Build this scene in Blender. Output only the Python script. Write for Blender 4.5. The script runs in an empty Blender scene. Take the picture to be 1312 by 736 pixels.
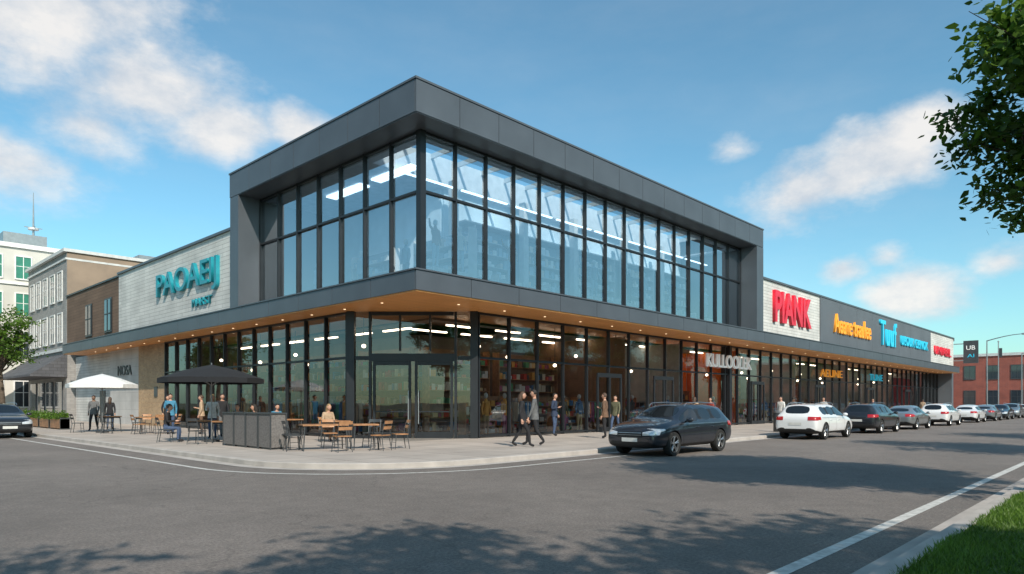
import bpy, bmesh, math, random
import numpy as np
from mathutils import Vector, Matrix
from mathutils.bvhtree import BVHTree
R=math.radians
random.seed(7); rng=np.random.default_rng(7)
scene=bpy.context.scene
scene.view_settings.view_transform='Standard'
try: scene.view_settings.look='None'
except: pass
scene.view_settings.exposure=0
COL=scene.collection
# ---------------------------------------------------------------- materials
def nt(name):
    m=bpy.data.materials.new(name); m.use_nodes=True
    n=m.node_tree; b=n.nodes['Principled BSDF']; return m,n,b
def pbr(name,c,rough=.6,metal=0,var=.12,scale=3,bump=0,bscale=40,spec=.5,coat=0,c2=None):
    m,n,b=nt(name); N=n.nodes; L=n.links
    tc=N.new('ShaderNodeTexCoord')
    nz=N.new('ShaderNodeTexNoise'); nz.inputs['Scale'].default_value=scale; nz.inputs['Detail'].default_value=6
    L.new(tc.outputs['Object'],nz.inputs['Vector'])
    mx=N.new('ShaderNodeMix'); mx.data_type='RGBA'
    a=c2 if c2 else tuple(x*(1-var) for x in c); d=c if c2 else tuple(min(1,x*(1+var)) for x in c)
    mx.inputs[6].default_value=(*a,1); mx.inputs[7].default_value=(*d,1)
    mr=N.new('ShaderNodeMapRange'); mr.inputs[1].default_value=.3; mr.inputs[2].default_value=.7
    L.new(nz.outputs['Fac'],mr.inputs[0]); L.new(mr.outputs[0],mx.inputs[0]); L.new(mx.outputs[2],b.inputs['Base Color'])
    b.inputs['Roughness'].default_value=rough; b.inputs['Metallic'].default_value=metal
    b.inputs['Specular IOR Level'].default_value=spec; b.inputs['Coat Weight'].default_value=coat
    if coat: b.inputs['Coat Roughness'].default_value=.04
    if bump:
        n2=N.new('ShaderNodeTexNoise'); n2.inputs['Scale'].default_value=bscale; n2.inputs['Detail'].default_value=4
        L.new(tc.outputs['Object'],n2.inputs['Vector'])
        bp=N.new('ShaderNodeBump'); bp.inputs['Strength'].default_value=bump; bp.inputs['Distance'].default_value=.02
        L.new(n2.outputs['Fac'],bp.inputs['Height']); L.new(bp.outputs[0],b.inputs['Normal'])
    return m
def emis(name,c,s):
    m,n,b=nt(name); b.inputs['Base Color'].default_value=(*c,1)
    b.inputs['Emission Color'].default_value=(*c,1); b.inputs['Emission Strength'].default_value=s; return m
def brick(name,c1,c2,mortar,bw,bh,ms=.01,off=.5,rough=.8,bump=.4,horiz=False,var=.5):
    m,n,b=nt(name); N=n.nodes; L=n.links
    tc=N.new('ShaderNodeTexCoord'); sp=N.new('ShaderNodeSeparateXYZ'); L.new(tc.outputs['Object'],sp.inputs[0])
    cb=N.new('ShaderNodeCombineXYZ')
    if horiz:
        L.new(sp.outputs[0],cb.inputs[0]); L.new(sp.outputs[1],cb.inputs[1])
    else:
        ad=N.new('ShaderNodeMath'); L.new(sp.outputs[0],ad.inputs[0]); L.new(sp.outputs[1],ad.inputs[1])
        L.new(ad.outputs[0],cb.inputs[0]); L.new(sp.outputs[2],cb.inputs[1])
    br=N.new('ShaderNodeTexBrick'); L.new(cb.outputs[0],br.inputs['Vector'])
    br.inputs['Color1'].default_value=(*c1,1); br.inputs['Color2'].default_value=(*c2,1); br.inputs['Mortar'].default_value=(*mortar,1)
    br.inputs['Scale'].default_value=1; br.inputs['Mortar Size'].default_value=ms; br.inputs['Brick Width'].default_value=bw
    br.inputs['Row Height'].default_value=bh; br.offset=off
    nz=N.new('ShaderNodeTexNoise'); nz.inputs['Scale'].default_value=.7; nz.inputs['Detail'].default_value=8; L.new(tc.outputs['Object'],nz.inputs['Vector'])
    mr=N.new('ShaderNodeMapRange'); mr.inputs[1].default_value=.3; mr.inputs[2].default_value=.7; mr.inputs[3].default_value=1-.35*var; mr.inputs[4].default_value=1+.25*var
    L.new(nz.outputs['Fac'],mr.inputs[0])
    mx=N.new('ShaderNodeVectorMath'); mx.operation='SCALE'; L.new(br.outputs['Color'],mx.inputs[0]); L.new(mr.outputs[0],mx.inputs['Scale'])
    L.new(mx.outputs[0],b.inputs['Base Color']); b.inputs['Roughness'].default_value=rough
    bp=N.new('ShaderNodeBump'); bp.inputs['Strength'].default_value=bump; bp.inputs['Distance'].default_value=.01; bp.invert=True
    L.new(br.outputs['Fac'],bp.inputs['Height']); L.new(bp.outputs[0],b.inputs['Normal'])
    return m
def glass(name,tint,base,gain,wob=.004):
    m=bpy.data.materials.new(name); m.use_nodes=True; n=m.node_tree; N=n.nodes; L=n.links
    N.remove(N['Principled BSDF']); out=N['Material Output']
    tr=N.new('ShaderNodeBsdfTransparent'); tr.inputs[0].default_value=(*tint,1)
    gl=N.new('ShaderNodeBsdfGlossy'); gl.inputs['Roughness'].default_value=.01; gl.inputs[0].default_value=(.93,.97,1,1)
    fr=N.new('ShaderNodeFresnel'); fr.inputs[0].default_value=1.5
    ma=N.new('ShaderNodeMath'); ma.operation='MULTIPLY_ADD'; ma.inputs[1].default_value=gain; ma.inputs[2].default_value=base; ma.use_clamp=True
    L.new(fr.outputs[0],ma.inputs[0])
    mix=N.new('ShaderNodeMixShader'); L.new(ma.outputs[0],mix.inputs[0]); L.new(tr.outputs[0],mix.inputs[1]); L.new(gl.outputs[0],mix.inputs[2])
    L.new(mix.outputs[0],out.inputs[0])
    tc=N.new('ShaderNodeTexCoord'); nz=N.new('ShaderNodeTexNoise'); nz.inputs['Scale'].default_value=.6; nz.inputs['Detail'].default_value=1
    L.new(tc.outputs['Object'],nz.inputs['Vector']); bp=N.new('ShaderNodeBump'); bp.inputs['Strength'].default_value=wob*10; bp.inputs['Distance'].default_value=.1
    L.new(nz.outputs['Fac'],bp.inputs['Height']); L.new(bp.outputs[0],gl.inputs['Normal'])
    return m
def asphalt():
    m,n,b=nt('asphalt'); N=n.nodes; L=n.links
    tc=N.new('ShaderNodeTexCoord')
    def noise(s,d=6,r=.6):
        z=N.new('ShaderNodeTexNoise'); z.inputs['Scale'].default_value=s; z.inputs['Detail'].default_value=d; z.inputs['Roughness'].default_value=r
        L.new(tc.outputs['Object'],z.inputs['Vector']); return z.outputs['Fac']
    def rmp(i,a,b_,c,d):
        q=N.new('ShaderNodeMapRange'); q.inputs[1].default_value=a; q.inputs[2].default_value=b_; q.inputs[3].default_value=c; q.inputs[4].default_value=d
        L.new(i,q.inputs[0]); return q.outputs[0]
    def mul(a,b_):
        q=N.new('ShaderNodeMath'); q.operation='MULTIPLY'; L.new(a,q.inputs[0]); L.new(b_,q.inputs[1]); return q.outputs[0]
    big=rmp(noise(.25,5),.3,.7,.82,1.16); mid=rmp(noise(3,6),.3,.7,.88,1.12); fine=rmp(noise(26,7,.9),.33,.67,.35,1.75)
    vo=N.new('ShaderNodeTexVoronoi'); vo.feature='DISTANCE_TO_EDGE'; vo.inputs['Scale'].default_value=.16
    wn=N.new('ShaderNodeTexNoise'); wn.inputs['Scale'].default_value=1.2; wn.inputs['Detail'].default_value=5; L.new(tc.outputs['Object'],wn.inputs['Vector'])
    am=N.new('ShaderNodeVectorMath'); am.operation='MULTIPLY_ADD'; am.inputs[1].default_value=(1.6,1.6,0); L.new(wn.outputs['Color'],am.inputs[0]); L.new(tc.outputs['Object'],am.inputs[2])
    L.new(am.outputs[0],vo.inputs['Vector']); crack=rmp(vo.outputs['Distance'],.0,.003,.72,1)
    f=mul(mul(mul(big,mid),fine),crack)
    v=N.new('ShaderNodeVectorMath'); v.operation='SCALE'; v.inputs[0].default_value=(.170,.148,.134); L.new(f,v.inputs['Scale'])
    L.new(v.outputs[0],b.inputs['Base Color']); b.inputs['Roughness'].default_value=.82
    bp=N.new('ShaderNodeBump'); bp.inputs['Strength'].default_value=.5; bp.inputs['Distance'].default_value=.01
    L.new(fine,bp.inputs['Height']); L.new(bp.outputs[0],b.inputs['Normal'])
    return m
def leafmat(name,c1,c2):
    m,n,b=nt(name); N=n.nodes; L=n.links
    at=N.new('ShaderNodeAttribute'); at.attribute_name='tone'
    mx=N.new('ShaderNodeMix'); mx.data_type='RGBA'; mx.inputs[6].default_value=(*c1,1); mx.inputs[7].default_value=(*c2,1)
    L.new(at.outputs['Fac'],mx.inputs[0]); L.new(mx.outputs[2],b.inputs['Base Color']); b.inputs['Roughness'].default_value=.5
    tl=N.new('ShaderNodeBsdfTranslucent'); L.new(mx.outputs[2],tl.inputs[0]); ms=N.new('ShaderNodeMixShader'); ms.inputs[0].default_value=.45
    L.new(b.outputs[0],ms.inputs[1]); L.new(tl.outputs[0],ms.inputs[2]); L.new(ms.outputs[0],N['Material Output'].inputs[0])
    return m
M={}
M['dark']=pbr('charcoal_metal',(.092,.104,.121),.42,.25,.10,.8)
M['darkback']=pbr('joint_black',(.012,.013,.015),.8)
M['mull']=pbr('mullion_metal',(.022,.025,.030),.4,.3)
M['darkwall']=pbr('dark_wall_panel',(.105,.118,.135),.6,0,.10,.5)
M['lightside']=brick('light_siding',(.62,.61,.585),(.54,.535,.515),(.33,.33,.32),1.6,.20,.012,.5,.7,.6)
M['lightpanel']=brick('light_panel',(.52,.51,.50),(.50,.49,.48),(.3,.3,.3),1.2,.55,.008,.0,.7,.4)
M['tanbrick']=brick('tan_brick',(.50,.33,.18),(.38,.24,.13),(.4,.35,.28),.24,.08,.008)
M['redbrick']=brick('red_brick',(.30,.075,.05),(.24,.06,.045),(.3,.2,.17),.5,.16,.01)
M['greybrick']=brick('grey_brick',(.30,.29,.28),(.25,.24,.235),(.22,.22,.22),.5,.16,.012)
M['brownwall']=brick('brown_cladding',(.17,.105,.07),(.14,.085,.055),(.06,.04,.03),3,.22,.01)
M['brownconc']=pbr('stained_concrete',(.36,.27,.20),.9,0,.3,.35,.3,6,c2=(.18,.14,.11))
M['cream']=pbr('cream_render',(.55,.53,.49),.9,0,.12,.5)
M['wood']=brick('wood_soffit',(.86,.40,.13),(.78,.34,.105),(.30,.12,.04),4,.14,.006,.4,.45,.5,horiz=True,var=.3)
M['woodv']=pbr('wood',(.34,.17,.08),.55,0,.3,6)
M['concrete']=pbr('kerb_concrete',(.40,.37,.345),.9,0,.15,2,.4,50)
M['pave']=brick('paving',(.42,.37,.33),(.385,.34,.305),(.19,.17,.15),1.5,1.5,.018,0,.85,.5,horiz=True)
M['asphalt']=asphalt()
M['paint']=pbr('road_paint',(.66,.65,.62),.7,0,.2,9,c2=(.38,.37,.35))
M['lawn']=pbr('lawn_soil',(.055,.11,.018),.95,0,.35,3,.6,60,c2=(.035,.065,.014))
M['far']=pbr('far_ground',(.09,.10,.06),.95,0,.3,.02)
M['glassU']=glass('glass_upper',(.74,.87,.95),.36,1.15)
M['glassG']=glass('glass_ground',(.86,.88,.88),.05,1.0,.003)
M['winglass']=pbr('window_glass_dark',(.03,.04,.05),.06,0,.2,.5,spec=1)
M['greenwin']=pbr('green_shutter',(.03,.20,.14),.5)
M['white']=pbr('white_paint',(.75,.75,.74),.5)
M['offwhite']=pbr('offwhite',(.55,.56,.56),.7)
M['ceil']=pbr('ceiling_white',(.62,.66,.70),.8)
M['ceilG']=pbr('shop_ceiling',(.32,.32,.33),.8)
M['floorin']=pbr('shop_floor',(.30,.27,.24),.35,0,.2,1)
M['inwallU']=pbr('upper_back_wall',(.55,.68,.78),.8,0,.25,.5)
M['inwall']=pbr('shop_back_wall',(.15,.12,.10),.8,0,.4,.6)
M['orange']=pbr('orange_wall',(.85,.20,.03),.6)
M['redp']=pbr('red_paint',(.55,.03,.03),.5)
M['lampW']=emis('warm_lamp',(1,.80,.58),6.5)
M['lampS']=emis('soffit_downlight',(1,.74,.45),2)
M['lampC']=emis('cool_lamp',(.88,.95,1),3)
M['sgTeal']=pbr('sign_teal',(.01,.24,.30),.35)
M['sgRed']=pbr('sign_red',(.68,.01,.035),.35)
M['sgOr']=emis('sign_orange',(.95,.36,.03),.2)
M['sgCy']=emis('sign_cyan',(.03,.50,.70),.2)
M['sgWh']=emis('sign_white',(.85,.85,.83),.15)
M['sgDk']=pbr('sign_dark',(.05,.055,.06),.4)
M['black']=pbr('black_fabric',(.012,.013,.016),.9)
M['steel']=pbr('steel',(.35,.36,.37),.4,.8)
M['rattan']=pbr('grey_screen',(.15,.14,.135),.8,0,.3,20,.5,80)
M['bark']=pbr('bark',(.10,.075,.055),.95,0,.4,6,.8,15)
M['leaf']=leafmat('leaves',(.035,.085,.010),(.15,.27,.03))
M['grass']=leafmat('grass_blades',(.05,.11,.012),(.17,.30,.04))
M['roof']=pbr('roof_gravel',(.2,.2,.2),.9)
M['awn']=brick('slate_awning',(.10,.10,.11),(.075,.075,.085),(.04,.04,.04),.5,.25,.01)
M['tire']=pbr('tyre',(.018,.018,.018),.85); M['rim']=pbr('alloy',(.45,.46,.47),.3,.9)
M['carglass']=pbr('car_glass',(.012,.015,.018),.03,0,.1,1,spec=.8)
M['trim']=pbr('car_trim',(.012,.012,.013),.5)
M['hlight']=pbr('headlamp',(.6,.63,.66),.08,.3,spec=1); M['tlight']=pbr('tail_lamp',(.40,.008,.008),.12,spec=1)
M['plate']=pbr('number_plate',(.6,.6,.58),.5)
paints={k:pbr('car_paint_'+k,c,.3,mt,.04,1,coat=1) for k,c,mt in [('navy',(.020,.023,.032),.3),('white',(.72,.73,.74),0),('black',(.02,.022,.027),.3),('silver',(.28,.30,.31),.6),('red',(.3,.02,.02),.2)]}
goods=[pbr('goods_%d'%i,c,.6) for i,c in enumerate([(.5,.06,.04),(.6,.30,.07),(.08,.2,.4),(.55,.52,.45),(.05,.05,.055),(.10,.3,.16),(.62,.5,.3),(.35,.1,.2),(.6,.6,.62),(.25,.14,.08)])]
pale=[pbr('pale_goods_%d'%i,c,.6) for i,c in enumerate([(.62,.66,.70),(.45,.55,.64),(.70,.70,.68),(.30,.42,.52),(.55,.48,.40),(.20,.28,.36)])]
# ---------------------------------------------------------------- mesh builder
class MB:
    def __init__(s): s.v=[];s.f=[];s.m=[];s.sm=[];s.mats=[]
    def mi(s,m):
        if isinstance(m,str): m=M[m]
        if m not in s.mats: s.mats.append(m)
        return s.mats.index(m)
    def add(s,vs,fs,m,sm=False):
        o=len(s.v); s.v+= [tuple(p) for p in vs]; i=s.mi(m)
        for f in fs: s.f.append([o+k for k in f]); s.m.append(i); s.sm.append(sm)
    def box(s,x0,x1,y0,y1,z0,z1,m):
        x0,x1=min(x0,x1),max(x0,x1);y0,y1=min(y0,y1),max(y0,y1);z0,z1=min(z0,z1),max(z0,z1)
        s.add([(x0,y0,z0),(x1,y0,z0),(x1,y1,z0),(x0,y1,z0),(x0,y0,z1),(x1,y0,z1),(x1,y1,z1),(x0,y1,z1)],
              [(0,3,2,1),(4,5,6,7),(0,1,5,4),(1,2,6,5),(2,3,7,6),(3,0,4,7)],m)
    def obox(s,c,sx,sy,sz,rot,m):
        a=math.cos(rot);b=math.sin(rot); vs=[]
        for z in (0,sz):
            for x,y in ((-1,-1),(1,-1),(1,1),(-1,1)):
                X=x*sx/2;Y=y*sy/2; vs.append((c[0]+X*a-Y*b,c[1]+X*b+Y*a,c[2]+z))
        s.add(vs,[(0,3,2,1),(4,5,6,7),(0,1,5,4),(1,2,6,5),(2,3,7,6),(3,0,4,7)],m)
    def tube(s,pts,rs,m,n=8,cap=True):
        pts=[Vector(p) for p in pts]; vs=[];fs=[]
        for i,p in enumerate(pts):
            d=(pts[min(i+1,len(pts)-1)]-pts[max(i-1,0)]).normalized()
            a=d.cross(Vector((0,0,1)) if abs(d.z)<.9 else Vector((1,0,0))).normalized(); b=d.cross(a)
            for k in range(n):
                t=2*math.pi*k/n; vs.append(p+(a*math.cos(t)+b*math.sin(t))*rs[i])
        for i in range(len(pts)-1):
            for k in range(n): fs.append([i*n+k,i*n+(k+1)%n,(i+1)*n+(k+1)%n,(i+1)*n+k])
        if cap: fs.append(list(range(n))[::-1]); fs.append([(len(pts)-1)*n+k for k in range(n)])
        s.add(vs,fs,m,True)
    def ell(s,c,r,m,n=12,k=8,fn=None):
        vs=[];fs=[]
        for j in range(k+1):
            ph=math.pi*j/k
            for i in range(n):
                t=2*math.pi*i/n; p=(r[0]*math.sin(ph)*math.cos(t),r[1]*math.sin(ph)*math.sin(t),r[2]*math.cos(ph))
                if fn: p=fn(p)
                vs.append((c[0]+p[0],c[1]+p[1],c[2]+p[2]))
        for j in range(k):
            for i in range(n): fs.append([j*n+i,(j+1)*n+i,(j+1)*n+(i+1)%n,j*n+(i+1)%n])
        s.add(vs,fs,m,True)
    def mesh(s,name,angle=40):
        me=bpy.data.meshes.new(name); me.from_pydata(s.v,[],s.f)
        for m in s.mats: me.materials.append(m)
        me.polygons.foreach_set('material_index',s.m); me.polygons.foreach_set('use_smooth',s.sm)
        me.update()
        if any(s.sm):
            try: me.set_sharp_from_angle(angle=R(angle))
            except: pass
        return me
    def build(s,name,parent=None,loc=(0,0,0),rot=0):
        o=bpy.data.objects.new(name,s.mesh(name)); COL.objects.link(o); o.location=loc; o.rotation_euler=(0,0,rot)
        if parent: o.parent=parent
        return o
def empty(name,loc=(0,0,0)):
    e=bpy.data.objects.new(name,None); COL.objects.link(e); e.location=loc; return e
def inst(name,me,loc,rot=0,sc=1):
    o=bpy.data.objects.new(name,me); COL.objects.link(o); o.location=loc; o.rotation_euler=(0,0,rot); o.scale=(sc,)*3 if not isinstance(sc,tuple) else sc; return o
def text(name,body,side,plane,a0,a1,z0,z1,m,ext=.12,parent=None,bold=.0):
    cu=bpy.data.curves.new(name,'FONT'); cu.body=body; cu.extrude=.05; cu.offset=bold
    t=bpy.data.objects.new('tmp',cu); COL.objects.link(t); bpy.context.view_layer.update()
    me=bpy.data.meshes.new_from_object(t.evaluated_get(bpy.context.evaluated_depsgraph_get())); bpy.data.objects.remove(t)
    co=np.array([v.co[:] for v in me.vertices]); mn=co.min(0);mx=co.max(0); q=(co-mn)/(mx-mn)
    W=abs(a1-a0);H=z1-z0; out=np.zeros_like(co)
    if side=='R': out[:,0]=a0+q[:,0]*W; out[:,1]=plane-ext*q[:,2]; 
    else: out[:,1]=a0-q[:,0]*W; out[:,0]=plane-ext*q[:,2]
    out[:,2]=z0+q[:,1]*H
    me.vertices.foreach_set('co',out.ravel()); me.materials.clear(); me.materials.append(M[m]); me.name=name; me.update()
    o=bpy.data.objects.new(name,me); COL.objects.link(o)
    if parent: o.parent=parent
    return o
# ---------------------------------------------------------------- camera
CAM=(-13.65,-17.15,1.5)
cd=bpy.data.cameras.new('camera'); cam=bpy.data.objects.new('camera',cd); COL.objects.link(cam)
cam.location=CAM; cam.rotation_euler=(R(90),0,-R(46.54)); cd.sensor_width=36; cd.lens=23.95; cd.shift_y=.1136; cd.clip_end=6000; cd.clip_start=.1
scene.camera=cam
# ---------------------------------------------------------------- sun & sky
trav=Vector((.393,.923,0)).normalized(); EL=R(38)
sd=bpy.data.lights.new('sun','SUN'); sun=bpy.data.objects.new('sun',sd); COL.objects.link(sun)
sd.energy=5.0; sd.angle=R(.5); sd.color=(1,.90,.77)
ldir=Vector((trav.x*math.cos(EL),trav.y*math.cos(EL),-math.sin(EL))); sun.rotation_euler=ldir.to_track_quat('-Z','Y').to_euler()
w=bpy.data.worlds.new('World'); scene.world=w; w.use_nodes=True; N=w.node_tree.nodes; L=w.node_tree.links
bg=N['Background']; bg.inputs[1].default_value=.15
sky=N.new('ShaderNodeTexSky'); sky.sky_type='NISHITA'; sky.sun_disc=False; sky.sun_elevation=EL
sky.sun_rotation=math.atan2(-trav.x,-trav.y); sky.air_density=1.0; sky.dust_density=.9; sky.ozone_density=1.6
tc=N.new('ShaderNodeTexCoord')
def m2(op,a,b,c=None,clamp=False):
    q=N.new('ShaderNodeMath'); q.operation=op; q.use_clamp=clamp
    for i,x in enumerate((a,b,c)):
        if x is None: continue
        if isinstance(x,(int,float)): q.inputs[i].default_value=x
        else: L.new(x,q.inputs[i])
    return q.outputs[0]
def wnoise(scale,det,rough,zs,off=0):
    mp=N.new('ShaderNodeMapping'); mp.inputs['Scale'].default_value=(1,1,zs); mp.inputs['Location'].default_value=(off,off*.7,off*.3); L.new(tc.outputs['Generated'],mp.inputs['Vector'])
    z=N.new('ShaderNodeTexNoise'); z.inputs['Scale'].default_value=scale; z.inputs['Detail'].default_value=det; z.inputs['Roughness'].default_value=rough
    L.new(mp.outputs[0],z.inputs['Vector']); return z.outputs['Fac']
blobs=[(-35,25,.22,1),(-29,22.5,.17,1),(-23.5,20,.12,.9),(-37,16,.15,.7),(-17.5,21.0,.08,.75),(-32,19,.12,.75),(28.5,17.4,.12,1.1),(23,16.0,.12,1.1),(31,19.3,.08,1.1),(26,16.4,.11,1.1),(18.3,19.5,.07,.7),
       (31,7.9,.10,.95),(25.9,10.1,.05,.75),(35.8,9.6,.07,.75),(18,23,.05,.5),(29,10.8,.05,.6),(-60,30,.3,.9),(70,25,.25,.8),(120,20,.35,.9),(165,22,.3,.9),(-150,24,.3,.8),(-110,18,.3,.8)]
mask=None
for az,el,r,wt in blobs:
    a=R(az); x=math.sin(a);y=math.cos(a); th=R(46.54)
    dx=x*math.cos(th)+y*math.sin(th); dy=-x*math.sin(th)+y*math.cos(th)
    d=Vector((dx*math.cos(R(el)),dy*math.cos(R(el)),math.sin(R(el))))
    s1=N.new('ShaderNodeVectorMath'); s1.operation='SUBTRACT'; L.new(tc.outputs['Generated'],s1.inputs[0]); s1.inputs[1].default_value=d
    s2=N.new('ShaderNodeVectorMath'); s2.operation='MULTIPLY'; L.new(s1.outputs[0],s2.inputs[0]); s2.inputs[1].default_value=(1/r,1/r,1.7/r)
    s3=N.new('ShaderNodeVectorMath'); s3.operation='LENGTH'; L.new(s2.outputs[0],s3.inputs[0])
    v=m2('MULTIPLY_ADD',s3.outputs['Value'],-wt,wt*1.05)
    mask=v if mask is None else m2('MAXIMUM',mask,v)
n1=wnoise(5,10,.6,2.0,3.1); n2=wnoise(14,8,.6,1.6,1.7)
mask=m2('MAXIMUM',mask,-.3)
den=m2('ADD',m2('MULTIPLY_ADD',mask,.58,-.40),m2('ADD',m2('MULTIPLY',n1,.80),m2('MULTIPLY',n2,.30)))
mr=N.new('ShaderNodeMapRange'); mr.interpolation_type='SMOOTHSTEP'; mr.inputs[1].default_value=.28; mr.inputs[2].default_value=.66; mr.inputs[3].default_value=0; mr.inputs[4].default_value=.9; L.new(den,mr.inputs[0])
wisp=wnoise(2.2,9,.62,3.2,9.0); mw=N.new('ShaderNodeMapRange'); mw.inputs[1].default_value=.45; mw.inputs[2].default_value=.8; mw.inputs[3].default_value=0; mw.inputs[4].default_value=.10; L.new(wisp,mw.inputs[0])
cf=m2('MAXIMUM',mr.outputs[0],mw.outputs[0])
cc=N.new('ShaderNodeMix'); cc.data_type='RGBA'; cc.inputs[6].default_value=(4.3,4.6,5.0,1); cc.inputs[7].default_value=(6.4,6.15,5.9,1)
mc=N.new('ShaderNodeMapRange'); mc.inputs[1].default_value=.35; mc.inputs[2].default_value=.65; L.new(n2,mc.inputs[0]); L.new(mc.outputs[0],cc.inputs[0])
tint=N.new('ShaderNodeMix'); tint.data_type='RGBA'; tint.blend_type='MULTIPLY'; tint.inputs[0].default_value=1; tint.inputs[7].default_value=(.78,1.18,1.13,1); L.new(sky.outputs[0],tint.inputs[6])
cm=N.new('ShaderNodeMix'); cm.data_type='RGBA'; L.new(cf,cm.inputs[0]); L.new(tint.outputs[2],cm.inputs[6]); L.new(cc.outputs[2],cm.inputs[7])
L.new(cm.outputs[2],bg.inputs[0])
# ---------------------------------------------------------------- ground
g=MB(); g.add([(-3000,-3000,-.02),(3000,-3000,-.02),(3000,3000,-.02),(-3000,3000,-.02)],[(0,1,2,3)],'far'); g.build('ground')
g=MB(); g.add([(-70,-15.6,0),(136,-15.6,0),(136,85,0),(-70,85,0)],[(0,1,2,3)],'asphalt'); g.build('road')
def path(d,a=134,b=84,n=14):
    p=[(a,-5-d)]
    for i in range(n+1):
        t=R(-90-90*i/n); p.append((-2.1+(4+d)*math.cos(t),-1+(4+d)*math.sin(t)))
    p.append((-6.1-d,b)); return p
def strip(mb,pa,pb,z,m):
    n=len(pa); mb.add([(x,y,z) for x,y in pa]+[(x,y,z) for x,y in pb],[[i,i+1,n+i+1,n+i] for i in range(n-1)],m)
pv=MB(); pi=path(-.16); pv.add([(x,y,.13) for x,y in pi]+[(134,84,.13)],[list(range(len(pi)+1))],'pave'); pv.build('pavement')
kb=MB(); po=path(0)
n=len(po)
kb.add([(x,y,-.01) for x,y in po]+[(x,y,.115) for x,y in po]+[(x,y,.134) for x,y in path(-.02)]+[(x,y,.134) for x,y in path(-.17)],
  [[r*n+i,r*n+i+1,(r+1)*n+i+1,(r+1)*n+i] for r in range(3) for i in range(n-1)],'concrete')
strip(kb,path(.002),path(.32),.006,'concrete')
kb.build('kerb')
mk=MB(); strip(mk,path(1.05,3,46),path(1.17,3,46),.004,'paint')
mk.add([(-40,-14.80,.004),(130,-14.80,.004),(130,-14.66,.004),(-40,-14.66,.004)],[(0,1,2,3)],'paint')
mk.build('road_marking')
k2=MB(); k2.box(-70,134,-15.62,-15.45,-.01,.12,'concrete'); k2.box(-70,134,-15.45,-15.2,-.01,.006,'concrete'); k2.build('kerb')
lw=MB(); lw.box(-70,136,-90,-15.62,-.01,.10,'lawn'); lw.build('lawn')
lw=MB(); lw.box(-70,-17.2,-3,84,-.01,.12,'lawn'); lw.build('lawn')
nb=170000
uu=-9.5+rng.random(nb)**1.5*30; vv=-15.60-rng.random(nb)**1.2*5.0
ok=(vv> -17.15+.1146*(uu+13.65)-1.2)&(vv<-15.6); uu=uu[ok];vv=vv[ok];nb=len(uu)
cl=.5+.5*np.sin(uu*2.1+np.sin(vv*3.3)*1.5)*np.sin(vv*2.7+uu*.6); h=(.035+.05*rng.random(nb))*(.7+.6*cl); wd=.006+.006*rng.random(nb)
an=rng.random(nb)*6.283; lx=rng.normal(0,.03,nb);ly=rng.normal(0,.03,nb)
V=np.zeros((nb,3,3)); V[:,0]=np.c_[uu-np.cos(an)*wd,vv-np.sin(an)*wd,np.full(nb,.09)]; V[:,1]=np.c_[uu+np.cos(an)*wd,vv+np.sin(an)*wd,np.full(nb,.09)]; V[:,2]=np.c_[uu+lx,vv+ly,.09+h]
def npmesh(name,V,k,mat,tone):
    n=V.shape[0]; me=bpy.data.meshes.new(name); me.vertices.add(n*k); me.vertices.foreach_set('co',V.reshape(-1).astype(np.float32))
    me.loops.add(n*k); me.loops.foreach_set('vertex_index',np.arange(n*k,dtype=np.int32)); me.polygons.add(n)
    me.polygons.foreach_set('loop_start',np.arange(0,n*k,k,dtype=np.int32)); me.polygons.foreach_set('loop_total',np.full(n,k,dtype=np.int32))
    me.update(calc_edges=True); a=me.attributes.new('tone','FLOAT','FACE'); a.data.foreach_set('value',tone.astype(np.float32)); me.materials.append(mat); return me
inst('grass',npmesh('grass',V,3,M['grass'],np.clip(.25+.5*cl+rng.normal(0,.2,nb),0,1)),(0,0,0))
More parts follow.
